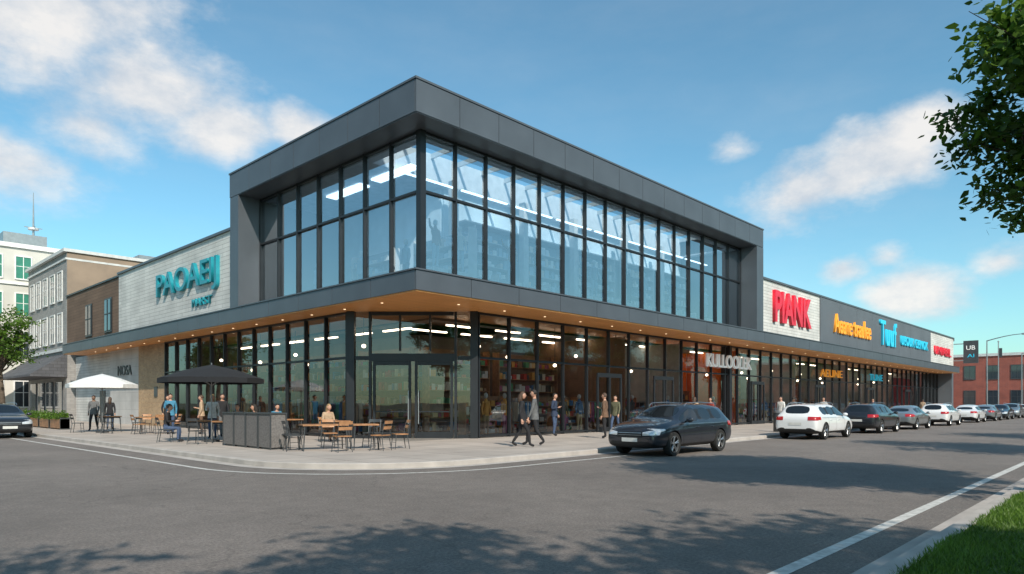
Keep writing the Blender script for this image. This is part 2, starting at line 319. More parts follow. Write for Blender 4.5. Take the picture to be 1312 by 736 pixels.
# ---------------------------------------------------------------- trees
def tree(name,H,cr,cz,rad,nclump,per,ls,seed,loc,qmin=.35):
    rg=np.random.default_rng(seed); e=empty(name,loc); mb=MB()
    th=cz-rad[2]*.45; tr=[(0,0,0),(.05,.03,th*.4),(-.05,.06,th*.8),(.05,0,th),(0,.05,cz+rad[2]*.3)]
    r0=.035*H; mb.tube(tr,[r0,r0*.75,r0*.6,r0*.5,r0*.2],'bark',10)
    C=[]
    while len(C)<nclump:
        p=rg.uniform(-1,1,3); q=np.linalg.norm(p)
        if q<1 and q>qmin: C.append(p*np.array(rad)*(.88+.24*rg.random())+np.array([0,0,cz]))
    C=np.array(C)
    for c in C:
        st=np.array([0,0,th*.8+ (c[2]-th)*.35*rg.random()]); st[2]=max(th*.6,min(st[2],c[2]-.1)); mid=(st+c)/2+rg.normal(0,.15,3)+np.array([0,0,.1])
        q=(st+mid)/2+rg.normal(0,.08,3); q2=(mid+c)/2+rg.normal(0,.1,3)
        mb.tube([st,q,mid,q2,c],[r0*.32,r0*.24,r0*.17,r0*.1,.008],'bark',6)
        for _ in range(3):
            d=c+rg.normal(0,.35,3); mb.tube([q2,(q2+d)/2+rg.normal(0,.05,3),d],[r0*.08,.012,.005],'bark',4)
    mb.build('trunk',e)
    n=nclump*per; ci=np.repeat(np.arange(nclump),per); cs=rg.uniform(.35,.7,nclump)*cr
    P=C[ci]+rg.normal(0,1,(n,3))*cs[ci][:,None]*np.array([1,1,.6]); sub=rg.normal(0,1,(nclump*12,3)); 
    k=rg.integers(0,12,n); sc=C[ci]+sub[ci*12+k]*cs[ci][:,None]*np.array([1,1,.65]); P=P*.35+sc*.65
    a=rg.normal(0,1,(n,3)); a[:,2]*=.6; a[:,2]-=.3; a/=np.linalg.norm(a,axis=1)[:,None]; b=np.cross(a,rg.normal(0,1,(n,3))+np.array([0,0,1.0])); b/=np.linalg.norm(b,axis=1)[:,None]
    s=(ls*(.6+.8*rg.random(n)))[:,None]
    Q=np.stack([P,P+a*s*.35+b*s*.28,P+a*s*.8+b*s*.16,P+a*s*1.1,P+a*s*.8-b*s*.16,P+a*s*.35-b*s*.28],1)
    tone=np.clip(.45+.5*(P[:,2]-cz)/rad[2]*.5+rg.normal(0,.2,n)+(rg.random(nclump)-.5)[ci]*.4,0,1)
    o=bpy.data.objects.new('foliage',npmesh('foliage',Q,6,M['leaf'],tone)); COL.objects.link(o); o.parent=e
    return e
def treecopy(src,name,loc,rot,sc):
    e=empty(name,loc); e.rotation_euler=(0,0,rot); e.scale=(sc,sc,sc)
    for c in src.children:
        o=bpy.data.objects.new(c.name.split('.')[0],c.data); COL.objects.link(o); o.parent=e
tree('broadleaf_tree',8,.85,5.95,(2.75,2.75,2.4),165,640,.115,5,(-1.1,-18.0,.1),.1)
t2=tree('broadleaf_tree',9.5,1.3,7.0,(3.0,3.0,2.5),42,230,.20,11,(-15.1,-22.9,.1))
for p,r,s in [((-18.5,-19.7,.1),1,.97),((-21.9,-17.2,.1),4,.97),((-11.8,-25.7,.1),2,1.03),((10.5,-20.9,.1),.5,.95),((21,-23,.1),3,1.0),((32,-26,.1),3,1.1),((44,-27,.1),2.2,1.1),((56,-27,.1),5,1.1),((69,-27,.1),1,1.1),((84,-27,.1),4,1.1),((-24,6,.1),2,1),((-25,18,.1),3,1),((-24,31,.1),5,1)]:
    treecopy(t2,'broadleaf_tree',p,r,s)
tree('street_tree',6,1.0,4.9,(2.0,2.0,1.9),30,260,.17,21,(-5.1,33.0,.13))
# ---------------------------------------------------------------- shopping centre
SC=empty('shopping_centre')
def panels(mb,side,plane,a0,a1,z0,z1,step,m,th=.05,gap=.014):
    n=max(1,round((a1-a0)/step)); s=(a1-a0)/n
    for i in range(n):
        p,q=a0+i*s+gap/2,a0+(i+1)*s-gap/2
        if side=='R': mb.box(p,q,plane,plane+th,z0+gap/2,z1-gap/2,m)
        else: mb.box(plane,plane+th,p,q,z0+gap/2,z1-gap/2,m)
f=MB()
UX,VX=26.35,13.48; ZT=11.87; ZB=10.82; ZF=5.78; ZS=5.13
# roof with an opening added to let sun brighten the upper storey (u 1.6-24.8, v 1.6-4.7)
for q_ in ((.05,UX-.05,.05,1.6),(.05,UX-.05,4.7,VX-.05),(.05,1.6,1.601,4.699),(24.8,UX-.05,1.601,4.699)): f.box(*q_,ZB+.02,ZT-.03,'darkback')
panels(f,'R',0,0,UX,ZB,ZT,1.95,'dark',gap=.022); panels(f,'L',0,.05,VX,ZB,ZT,1.95,'dark',gap=.022)
panels(f,'R',VX-.05,0.05,UX,ZB,ZT,1.95,'dark'); panels(f,'L',UX-.05,.05,VX-.05,ZB,ZT,1.95,'dark')
f.box(-.03,UX+.03,-.03,.12,ZT,ZT+.07,'dark'); f.box(-.03,.12,.12,VX+.03,ZT,ZT+.07,'dark'); f.box(UX-.12,UX+.03,.12,VX+.03,ZT,ZT+.07,'dark'); f.box(.12,UX-.12,VX-.12,VX+.03,ZT,ZT+.07,'dark')
for q_ in ((.03,UX-.03,.03,1.6),(.03,UX-.03,4.7,VX-.03),(.03,1.6,1.601,4.699),(24.8,UX-.03,1.601,4.699)): f.box(*q_,ZB-.02,ZB+.018,'dark')
for i in range(17): f.box(1.62+1.44*i,1.70+1.44*i,1.6,4.7,ZT-.25,ZT-.05,'offwhite')  # pale beams added across the opening, standing in for white light streaks
f.box(25.45,UX,.0,VX-.06,ZF,ZB-.022,'dark'); f.box(0,25.44,12.6,VX-.06,ZF,ZB-.022,'dark')
f.box(.05,82,.05,12,ZS+.02,ZF-.02,'darkback'); f.box(.05,12,12,41.4,ZS+.02,ZF-.02,'darkback')
panels(f,'R',0,0,82.05,ZS,ZF,2.4,'dark',gap=.022); panels(f,'L',0,.05,41.45,ZS,ZF,2.4,'dark',gap=.022)
f.box(-.04,82.1,-.04,.3,ZF,ZF+.05,'dark'); f.box(-.04,.3,.3,41.5,ZF,ZF+.05,'dark')
f.box(.3,26.3,.3,1.04,ZF-.01,ZF+.02,'dark'); f.box(.3,1.04,1.04,12.6,ZF-.01,ZF+.02,'dark')
f.box(82,82.05,.05,12,ZS,ZF,'dark'); f.box(.05,12,41.4,41.45,ZS,ZF,'dark')
f.build('upper_frame',SC)
s=MB(); s.box(.05,82,.05,4.8,ZS-.035,ZS+.015,'wood'); s.box(.05,4.8,4.8,41.4,ZS-.035,ZS+.015,'wood')
for i in range(33): s.tube([(3+2.4*i,1.3,ZS-.045),(3+2.4*i,1.3,ZS-.03)],[.045,.045],'lampS',10)
for i in range(15): s.tube([(.85,3+2.4*i,ZS-.045),(.85,3+2.4*i,ZS-.03)],[.045,.045],'lampS',10)
s.build('soffit',SC)
gl=MB(); gl.add([(1.1,1.1,ZF),(25.45,1.1,ZF),(25.45,1.1,ZB),(1.1,1.1,ZB)],[(0,1,2,3)],'glassU'); gl.add([(1.1,12.6,ZF),(1.1,1.1,ZF),(1.1,1.1,ZB),(1.1,12.6,ZB)],[(0,1,2,3)],'glassU'); gl.build('upper_glass',SC)
mu=MB()
def mullR(v,u0,u1,z0,z1,n,zs,wd=.07,dp=.16):
    for i in range(n+1):
        u=u0+(u1-u0)*i/n; mu.box(u-wd/2,u+wd/2,v-dp*.7,v+dp*.3,z0,z1,'mull')
    for i in range(n):
        a=u0+(u1-u0)*i/n+wd/2;b=u0+(u1-u0)*(i+1)/n-wd/2
        for z in zs: mu.box(a,b,v-dp*.6,v+dp*.25,z-.04,z+.04,'mull')
def mullL(u,v0,v1,z0,z1,n,zs,wd=.07,dp=.16):
    for i in range(n+1):
        v=v0+(v1-v0)*i/n; mu.box(u-dp*.7,u+dp*.3,v-wd/2,v+wd/2,z0,z1,'mull')
    for i in range(n):
        a=v0+(v1-v0)*i/n+wd/2;b=v0+(v1-v0)*(i+1)/n-wd/2
        for z in zs: mu.box(u-dp*.6,u+dp*.25,a,b,z-.04,z+.04,'mull')
mullR(1.1,1.1,25.4,ZF+.02,ZB-.022,16,[ZF+.08,8.75,ZB-.08]); mullL(1.1,1.1,12.55,ZF+.02,ZB-.022,7,[ZF+.08,8.75,ZB-.08])
mu.box(.96,1.2,.96,1.2,ZF+.02,ZB-.022,'mull')
gr=MB(); z0=.13
gr.add([(4.72,2.3,z0),(82,2.3,z0),(82,2.3,ZS),(4.72,2.3,ZS)],[(0,1,2,3)],'glassG')
gr.add([(1.4,25,z0),(1.4,5.8,z0),(1.4,5.8,ZS),(1.4,25,ZS)],[(0,1,2,3)],'glassG')
gr.add([(1.4,5.8,z0),(4.72,2.3,z0),(4.72,2.3,ZS),(1.4,5.8,ZS)],[(0,1,2,3)],'glassG')
gr.build('ground_glass',SC)
mullR(2.3,4.9,81.9,z0,ZS-.04,44,[.22,3.3,ZS-.08]); mullL(1.4,6.0,25,z0,ZS-.04,12,[.22,3.3,ZS-.08])
for (x,y) in ((4.72,2.3),(1.4,5.8)): mu.obox((x,y,z0),.30,.30,ZS-.04-z0,R(-46.5),'mull')
ux,uy=np.array([4.72-1.4,2.3-5.8])/math.hypot(3.32,3.5); rot=math.atan2(uy,ux)
def ch(t,w_,z0_,z1_,d=.14,m='mull',o=0): mu.obox((1.4+ux*t+o*uy,5.8+uy*t-o*ux,z0_),w_,d,z1_-z0_,rot,m)
for t in (.75,4.1): ch(t,.10,z0,ZS-.05)
for t in (.75+1.17,.75+2.35): ch(t,.07,3.55,ZS-.05)
ch(2.425,3.25,3.15,3.45,.15); ch(2.425,3.2,4.95,ZS-.05,.13); ch(.42,.55,.13,.25,.13); ch(4.45,.55,.13,.25,.13); ch(.42,.55,3.2,3.35,.13);ch(4.45,.55,3.2,3.35,.13)
for t0 in (.86,2.50): 
    ch(t0+.05,.10,z0,3.15,.10); ch(t0+1.44,.10,z0,3.15,.10); ch(t0+.745,1.28,z0,.38,.09); ch(t0+.745,1.28,3.0,3.15,.09); ch(t0+.745,1.28,1.15,1.2,.09)
for t in (2.26,2.66): ch(t,.035,.7,2.0,.04,'steel',.12)
for u in (12.6,17.6,29.5,41,54,67):
    mu.box(u,u+2.0,2.12,2.2,2.75,2.95,'mull')
    for k in range(3): mu.box(u+k*.96-.02,u+k*.96+.1,2.12,2.2,.13,2.75,'mull')
    mu.box(u+.1,u+.94,2.13,2.2,.13,.36,'mull'); mu.box(u+1.06,u+1.9,2.13,2.2,.13,.36,'mull')
mu.box(26.3,26.6,2.1,2.7,z0,ZS-.04,'mull')
mu.build('mullions',SC)
w1=MB()
w1.box(UX+.002,38,.8,14,ZF,9.3,'lightside'); w1.box(38,71.4,.8,14,ZF,9.3,'darkback'); panels(w1,'R',.74,38,71.4,ZF,9.3,4.2,'darkwall',.055,.02)
w1.box(71.4,83,.8,14,ZF,9.3,'lightside'); w1.box(UX+.01,83.05,.70,1.1,9.3,9.42,'dark'); w1.box(UX+.1,83,1.1,14,9.3,9.33,'roof'); w1.box(83,83.05,.7,14,9.0,9.42,'dark')
w1.box(.3,14,VX+.002,29.8,ZF,9.5,'lightside'); w1.box(.2,.6,VX+.01,29.85,9.5,9.62,'dark'); w1.box(.6,14,VX+.01,29.8,9.5,9.53,'roof')
w1.box(1.0,14,29.81,44.4,ZF,9.75,'brownwall'); w1.box(.92,1.4,29.86,44.45,9.75,9.87,'mull')
for v in (34.2,38.6):
    w1.box(.94,1.0,v-.75,v+.75,6.3,8.6,'mull'); w1.box(.90,.94,v-.62,v+.62,6.42,8.48,'winglass'); w1.box(.87,.905,v-.03,v+.03,6.42,8.48,'mull'); w1.box(.86,.90,v-.62,v+.62,7.5,7.56,'mull')
w1.box(82,83,.8,14,.13,ZF-.002,'darkwall'); w1.box(1.4,1.7,25.05,29.7,.13,ZS-.04,'tanbrick'); w1.box(1.4,1.7,29.7,35.3,.13,ZS-.04,'lightpanel'); w1.box(1.6,1.9,35.3,44.4,.13,ZS-.04,'lightside')
w1.box(1.55,1.62,37,38.2,.14,2.4,'mull'); w1.box(1.35,1.398,26.4,26.9,1.9,2.5,'sgDk')
for u in (44,56,66): w1.box(u,u+2,6,8.5,9.33,10.3,'steel')
w1.box(9.5,83,13.9,13.98,.1,ZF,'offwhite'); 
w1.build('wings',SC)
# interiors
it=MB()
it.box(1.5,82,2.4,13.8,.10,.134,'floorin'); it.box(1.5,13.8,13.8,44,.10,.134,'floorin')
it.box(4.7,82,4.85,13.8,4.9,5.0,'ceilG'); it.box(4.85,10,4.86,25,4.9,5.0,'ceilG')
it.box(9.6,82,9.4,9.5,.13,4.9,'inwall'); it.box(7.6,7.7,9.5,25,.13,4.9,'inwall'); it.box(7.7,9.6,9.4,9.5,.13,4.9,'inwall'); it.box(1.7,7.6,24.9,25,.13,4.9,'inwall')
for u in (15.5,21.0,28.4,38,50,62,73): it.box(u,u+.12,2.6,9.4,.13,4.9,goods[9] if u<20 else 'offwhite')
it.box(21.2,28.3,6.2,6.3,.13,4.9,'orange'); it.box(21.13,21.17,2.6,6.2,.13,4.9,'orange'); it.box(28.35,28.39,2.6,6.2,.13,4.9,'orange'); it.box(15.7,15.75,2.8,6,.13,4.2,'orange')
it.box(66.2,72.6,3.0,3.1,.13,4.2,'redp'); it.box(52,61.5,6,6.1,.13,4.9,goods[6]); it.box(39,49,7,7.1,.13,4.9,goods[2])
for i in range(25): it.box(5.6+3*i,7.2+3*i,4.9,5.0,4.82,4.88,'lampW'); it.box(5.6+3*i,7.6+3*i,7.2,7.35,4.82,4.88,'lampW')  # ceiling strips added to brighten the ground-floor shops
for i in range(6): it.box(5.2,5.35,7+3*i,9+3*i,4.82,4.88,'lampW')  # more added strips, lighting the left-hand shop interior
for i in range(30):
    u=6.2+2.5*i; v=3.6+.7*(i%2); it.ell((u,v,3.9-.3*(i%3)),(.09,.09,.08),'lampW',10,6); it.box(u-.01,u+.01,v-.01,v+.01,4.0-.3*(i%3),5.08,'sgDk')
for i in range(8):
    v=7+2.3*i; u=2.8+.7*(i%2); it.ell((u,v,3.9-.3*(i%3)),(.09,.09,.08),'lampW',10,6); it.box(u-.01,u+.01,v-.01,v+.01,4.0-.3*(i%3),5.08,'sgDk')
def shelf(a0,a1,b,axis,levels,zb=.13,tall=2.4,gl_=None,back=True):
    d=.45; G=gl_ or goods
    def bx(p,q,r,s_,z0,z1,m):
        if axis=='R': it.box(p,q,r,s_,z0,z1,m)
        else: it.box(r,s_,p,q,z0,z1,m)
    if back: bx(a0,a1,b+d,b+d+.04,zb,zb+tall,G[5] if gl_ else goods[9])
    for e_ in (a0,a1): bx(e_-.02,e_+.02,b,b+d,zb,zb+tall,'woodv' if not gl_ else 'offwhite')
    for k in range(levels):
        z=zb+.1+k*(tall-.2)/levels; bx(a0+.02,a1-.02,b,b+d,z,z+.03,'woodv' if not gl_ else 'offwhite'); x=a0+.05
        while x<a1-.2:
            wdt=random.uniform(.08,.30); hh=random.uniform(.12,.40)*min(1,tall/levels/.5)
            if random.random()<.85: bx(x,min(x+wdt,a1-.03),b+random.uniform(.02,.12),b+.38,z+.03,z+.03+hh,random.choice(G))
            x+=wdt+random.uniform(.01,.07)
for a0,a1 in ((6,9.8),(10.5,15),(16.1,20.5),(29,33),(33.6,37.5),(38.6,43),(44,49.5),(51,55),(56,61),(63,68),(74,81)):
    shelf(a0,a1,6.6,'R',6,tall=3.9); shelf(a0+.4,a1-.8,4.6,'R',4,tall=1.7)
    shelf(a0+.1,a0+(a1-a0)*.45,3.1,'R',3,tall=1.15,back=False)
for a0,a1 in ((7,11),(12,16),(17,21),(21.5,24.6)): shelf(a0,a1,5.2,'L',6,tall=3.9); shelf(a0+.5,a1-.8,3.5,'L',4,tall=1.7)
shelf(22,27.6,5.6,'R',4,tall=2.2); shelf(6.2,9.4,7.6,'R',6,tall=3.9)
def rail(x,y,n,axis):
    for k in range(n):
        m=random.choice(goods); h=random.uniform(.7,1.0)
        p=(x+k*.13,y) if axis=='R' else (x,y+k*.13)
        it.obox((p[0],p[1],1.55-h),.08 if axis=='R' else .45,.45 if axis=='R' else .08,h,random.uniform(-.1,.1),m)
    if axis=='R': it.box(x-.1,x+n*.13,y-.015,y+.015,1.57,1.6,'steel'); it.box(x-.1,x-.07,y-.015,y+.015,.13,1.57,'steel'); it.box(x+n*.13-.03,x+n*.13,y-.015,y+.015,.13,1.57,'steel')
    else: it.box(x-.015,x+.015,y-.1,y+n*.13,1.57,1.6,'steel'); it.box(x-.015,x+.015,y-.1,y-.07,.13,1.57,'steel'); it.box(x-.015,x+.015,y+n*.13-.03,y+n*.13,.13,1.57,'steel')
for u in (8.3,13.2,18.4,22.5,31.5,36,41.6,47,53.5,59.4): rail(u,3.5,11,'R')
for v in (7.6,10.8,13.6,18.5): rail(2.9,v,11,'L')
# upper storey
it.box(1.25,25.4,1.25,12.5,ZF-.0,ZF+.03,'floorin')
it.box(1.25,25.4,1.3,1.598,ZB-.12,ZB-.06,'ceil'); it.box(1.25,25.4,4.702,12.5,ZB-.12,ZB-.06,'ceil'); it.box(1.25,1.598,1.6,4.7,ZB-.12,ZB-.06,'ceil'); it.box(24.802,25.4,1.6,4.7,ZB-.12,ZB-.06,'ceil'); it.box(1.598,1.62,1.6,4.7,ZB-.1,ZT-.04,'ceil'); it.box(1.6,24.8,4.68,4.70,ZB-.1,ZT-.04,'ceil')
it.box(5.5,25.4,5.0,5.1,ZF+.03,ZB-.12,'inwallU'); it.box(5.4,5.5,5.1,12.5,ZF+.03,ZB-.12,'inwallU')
for i in range(8): it.box(1.7+2.95*i,4.3+2.95*i,2.9,3.0,9.95,10.0,'lampC')
it.box(2.6,3.1,3.6,6.2,ZB-.20,ZB-.14,'lampC'); it.box(2.6,3.1,7.0,9.6,ZB-.20,ZB-.14,'lampC')
for u in (5.2,9.5,13.2,17.6,21.45): it.box(u-.15,u+.15,3.9,4.2,ZF+.03,ZB-.12,'offwhite')
it.box(6,25.2,4.2,4.98,9.25,9.32,'offwhite')
for a0,a1 in ((6.6,9),(10,12.6),(13.8,17),(18.2,20.9),(22,25)): shelf(a0,a1,4.2,'R',6,zb=ZF+.03,tall=3.4,gl_=pale); shelf(a0+.4,a1-.9,3.2,'R',3,zb=ZF+.03,tall=1.2,gl_=pale,back=False)
for a0,a1 in ((2.4,5.8),(7.4,10.5)): shelf(a0,a1,4.5,'L',5,zb=ZF+.03,tall=2.6,gl_=pale)
it.build('interior',SC)
def mannequin(mb,x,y,z,m,m2_,a=0,raised=False):
    c,s_=math.cos(a),math.sin(a)
    def P(dx,dy,dz): return (x+dx*c-dy*s_,y+dx*s_+dy*c,z+dz)
    mb.tube([P(0,0,.85),P(0,0,1.0),P(0,0,1.2),P(0,0,1.38),P(0,0,1.46),P(0,0,1.56)],[.15,.13,.12,.17,.08,.05],m,10)
    mb.ell(P(0,0,1.68),(.08,.1,.12),'offwhite',10,6)
    for q in (-1,1):
        if raised and q>0: mb.tube([P(.16*q,0,1.42),P(.34*q,.05,1.5),P(.42,.08,1.75)],[.055,.045,.03],m,6)
        else: mb.tube([P(.16*q,0,1.42),P(.24*q,0,1.15),P(.25*q,.06,.88)],[.055,.045,.03],m,6)
        mb.tube([P(.08*q,0,.9),P(.1*q,.02,.5),P(.11*q,0,.1)],[.09,.06,.04],m2_,8)
    mb.tube([P(0,0,0),P(0,0,.04)],[.22,.22],'steel',12)
mn=MB()
for u in (5.9,7.0,10.9,12.1,16.6,20.2,23.4,25.6,33.2,38.8,44.5,51): mannequin(mn,u,2.85,.14,random.choice(goods),random.choice(goods),random.uniform(2.6,3.6))
for v in (7.0,10.2,12.8,16,20): mannequin(mn,2.0,v,.14,random.choice(goods),random.choice(goods),random.uniform(1,2))
for i,u in enumerate((2.4,3.6,6.4,8.0,11.2,12.0,14.9,16.2,19,22.8)):
    mn.box(u-.35,u+.35,1.6,2.2,ZF+.03,ZF+.6,'offwhite')
    mannequin(mn,u,1.9,ZF+.6,random.choice([goods[9],goods[4],pale[5],pale[3],goods[3]]),random.choice([goods[4],pale[5],pale[3]]),random.uniform(2.6,3.6),i%2==0)
for v in (3.1,6.0,9.3): mannequin(mn,2.0,v,ZF+.03,pale[3],pale[5],1.5)
mn.build('mannequins',SC)
# ---------------------------------------------------------------- signs
text('shop_sign','PAOAEIJ','L',.3,23.0,15.2,6.95,8.55,'sgTeal',.18,bold=.006); text('shop_sign','MARST','L',.3,18.3,16.0,6.35,6.75,'sgTeal',.10)
text('shop_sign','PIANK','R',.8,29.6,35.9,6.75,8.8,'sgRed',.2,bold=.03)
text('shop_sign','Aeane traulee','R',.74,40.7,49.7,6.9,8.35,'sgOr',.15,bold=.008)
text('shop_sign','Tuuf','R',.74,52.4,57.6,6.7,8.95,'sgCy',.15,bold=.01); text('shop_sign','UEOUK CEINOK','R',.74,59.2,69.6,7.1,8.0,'sgCy',.15,bold=.01)
text('shop_sign','UNIAEIL','R',.8,73.0,81.2,6.95,7.9,'sgRed',.15,bold=.02)
text('shop_sign','KULLOOLEK','R',2.0,23.0,29.0,3.65,4.45,'sgWh',.12,bold=.01)
text('shop_sign','NOSA','L',1.4,33.6,30.9,3.35,4.0,'sgDk',.06); text('shop_sign','AEUNE','R',2.0,41.5,46.5,3.6,4.2,'sgOr',.1); text('shop_sign','TUNE','R',2.0,54,58,3.6,4.2,'sgCy',.1)
bs=MB(); bs.box(83.1,83.3,-1.7,-.2,6.3,9.0,'sgDk'); bs.box(83.12,83.28,-.2,.8,8.6,8.7,'steel'); bs.box(83.12,83.28,-.2,.8,6.6,6.7,'steel'); b=bs.build('blade_sign')
text('lettering','UB','L',83.098,-.5,-1.4,7.9,8.4,'sgWh',.03,b); text('lettering','AI','L',83.098,-.6,-1.3,7.0,7.4,'sgCy',.03,b)
# ---------------------------------------------------------------- neighbouring buildings
def windows(mb,side,plane,a_list,z_list,w_,h_,frame='offwhite',glassm='winglass'):
    for a in a_list:
        for z in z_list:
            for (p,q,r,t,o,m) in ((a-w_/2,a+w_/2,z,z+h_,.03,glassm),(a-w_/2-.1,a-w_/2,z-.1,z+h_+.1,.08,frame),(a+w_/2,a+w_/2+.1,z-.1,z+h_+.1,.08,frame),(a-w_/2,a+w_/2,z-.12,z,.12,frame),(a-w_/2,a+w_/2,z+h_,z+h_+.1,.08,frame),(a-.03,a+.03,z,z+h_,.06,frame),(a-w_/2,a-.03,z+h_*.55,z+h_*.55+.05,.05,frame),(a+.03,a+w_/2,z+h_*.55,z+h_*.55+.05,.05,frame)):
                if side=='R': mb.box(p,q,plane-o,plane-.001,r,t,m)
                else: mb.box(plane-o,plane-.001,p,q,r,t,m)
nb_=MB(); nb_.box(1.0,16,44.5,57,.1,13.3,'greybrick'); nb_.box(1.02,16,44.44,44.498,9.3,13.28,'brownconc')
nb_.box(.75,16.1,44.3,57.1,13.3,13.55,'offwhite'); nb_.box(.9,16,44.42,57.05,12.7,12.85,'offwhite'); nb_.box(.85,1.0,44.5,57,5.6,5.85,'offwhite')
windows(nb_,'L',1.0,[46.3,48.6,50.9,53.2,55.4],[6.4,9.7],1.2,2.2)
nb_.box(7,9,47,49,13.55,14.4,'steel')
for k in range(4): nb_.box(.93,.999,45.6+k*2.8,47.6+k*2.8,.5,3.2,'winglass')
nb_.add([(1.0,44.4,5.4),(1.0,57,5.4),(-1.4,57,3.7),(-1.4,44.4,3.7),(1.0,44.4,3.55),(-1.4,44.4,3.55),(1.0,57,3.55),(-1.4,57,3.55)],[(0,3,2,1),(4,0,3,5),(3,5,7,2),(4,5,7,6),(1,2,7,6)],'awn')
nb_.build('grey_brick_building')
cb=MB(); cb.box(-4.9,16,59,78,.1,15.8,'cream'); cb.box(-5.1,16.2,58.8,78.2,15.8,16.2,'white'); cb.box(-5.05,16.1,58.85,78,12.4,12.65,'white')
windows(cb,'R',59,[-3.4,-1.2,1.0,3.2,5.4],[9.6,13.0],1.15,2.0,'white','greenwin'); windows(cb,'R',59,[-3.4,-1.2,1.0,3.2],[5.8,1.2],1.3,2.3,'white','winglass')
windows(cb,'L',-4.9,[61,64,67,70,73],[5.8,9.6,13.0],1.2,2.0,'white'); cb.box(0,3.5,62,66,16.2,17.8,'steel'); cb.build('cream_building')
am=MB(); am.tube([(4.0,70,16.2),(4.0,70,20.5),(4.0,70,24)],[.18,.10,.03],'steel',6)
for z in (18.2,19.2,20.2):
    am.box(3.2,4.8,69.97,70.03,z,z+.08,'steel'); am.box(3.97,4.03,69.2,70.8,z,z+.08,'steel'); am.tube([(4.0,70,z-.2),(4.0,70,z)],[.5,.5],'offwhite',10)
am.build('roof_antenna')
rb=MB(); rb.box(138,160,-45,40,0,10.2,'redbrick'); rb.box(137.8,160,-45.2,40.2,10.2,10.7,'offwhite'); windows(rb,'L',138,[k*3.6-42 for k in range(23)],[1.4,6.0],1.7,2.4,'sgDk'); rb.build('red_brick_building')
hs=MB(); hs.box(95,130,14,30,0,7,'brownconc'); windows(hs,'R',14,[98+4*k for k in range(8)],[1.2,4.2],1.5,1.6); hs.box(94.8,130.2,13.8,30.2,7,7.3,'offwhite'); hs.build('shop_building')
ob=MB(); ob.box(-40,110,-62,-46,0,8.5,'redbrick'); ob.box(-40.2,110.2,-62.2,-45.8,8.5,9.0,'offwhite')  # unseen block across the road, added to darken reflections in the shop glass
for k in range(36):
    for z in (1.2,5.2): ob.box(-37+4*k,-34.8+4*k,-46,-45.95,z,z+2.2,'winglass')
ob.build('unseen_brick_building')
ob=MB(); ob.box(-50,-36,-8,60,0,9,'brownconc'); ob.box(-50.2,-35.8,-8.2,60.2,9,9.4,'offwhite')  # unseen block to the west, added for dark reflections in the left glazing
for k in range(16):
    for z in (1.2,5.2): ob.box(-36,-35.95,-6+4*k,-3.8+4*k,z,z+2.2,'winglass')
ob.build('unseen_concrete_building')
for k,(x,y) in enumerate([(134,-20),(133,-32),(118,-24),(-10,92),(-18,95),(-28,90),(2,98),(12,95)]): treecopy(t2,'distant_tree',(x,y,0),k,1.1)
def lamp(x,y,h,arm):
    mb=MB(); mb.tube([(0,0,0),(0,0,.5),(0,0,.52),(0,0,h)],[.14,.14,.09,.055],'steel',10)
    pts=[(0,-arm*t,h-.05+.55*math.sin(t*1.5)) for t in (0,.25,.5,.75,1)]; mb.tube(pts,[.055,.05,.045,.04,.035],'steel',8)
    mb.box(-.16,.16,-arm-.75,-arm,h+.42,h+.56,'steel'); mb.box(-.12,.12,-arm-.68,-arm-.08,h+.40,h+.42,'offwhite'); mb.build('street_lamp',None,(x,y,.13))
lamp(74.2,-3.9,8.1,3.0); lamp(100,-3.9,8.1,3.0)
fp=MB(); fp.tube([(0,0,0),(0,0,.3),(0,0,8.3)],[.12,.07,.05],'steel',8); fp.ell((0,0,8.35),(.09,.09,.09),'steel'); fp.box(-.03,.03,-.35,-.06,6.6,7.6,'sgDk'); fp.build('banner_pole',None,(80,-4.1,.13))
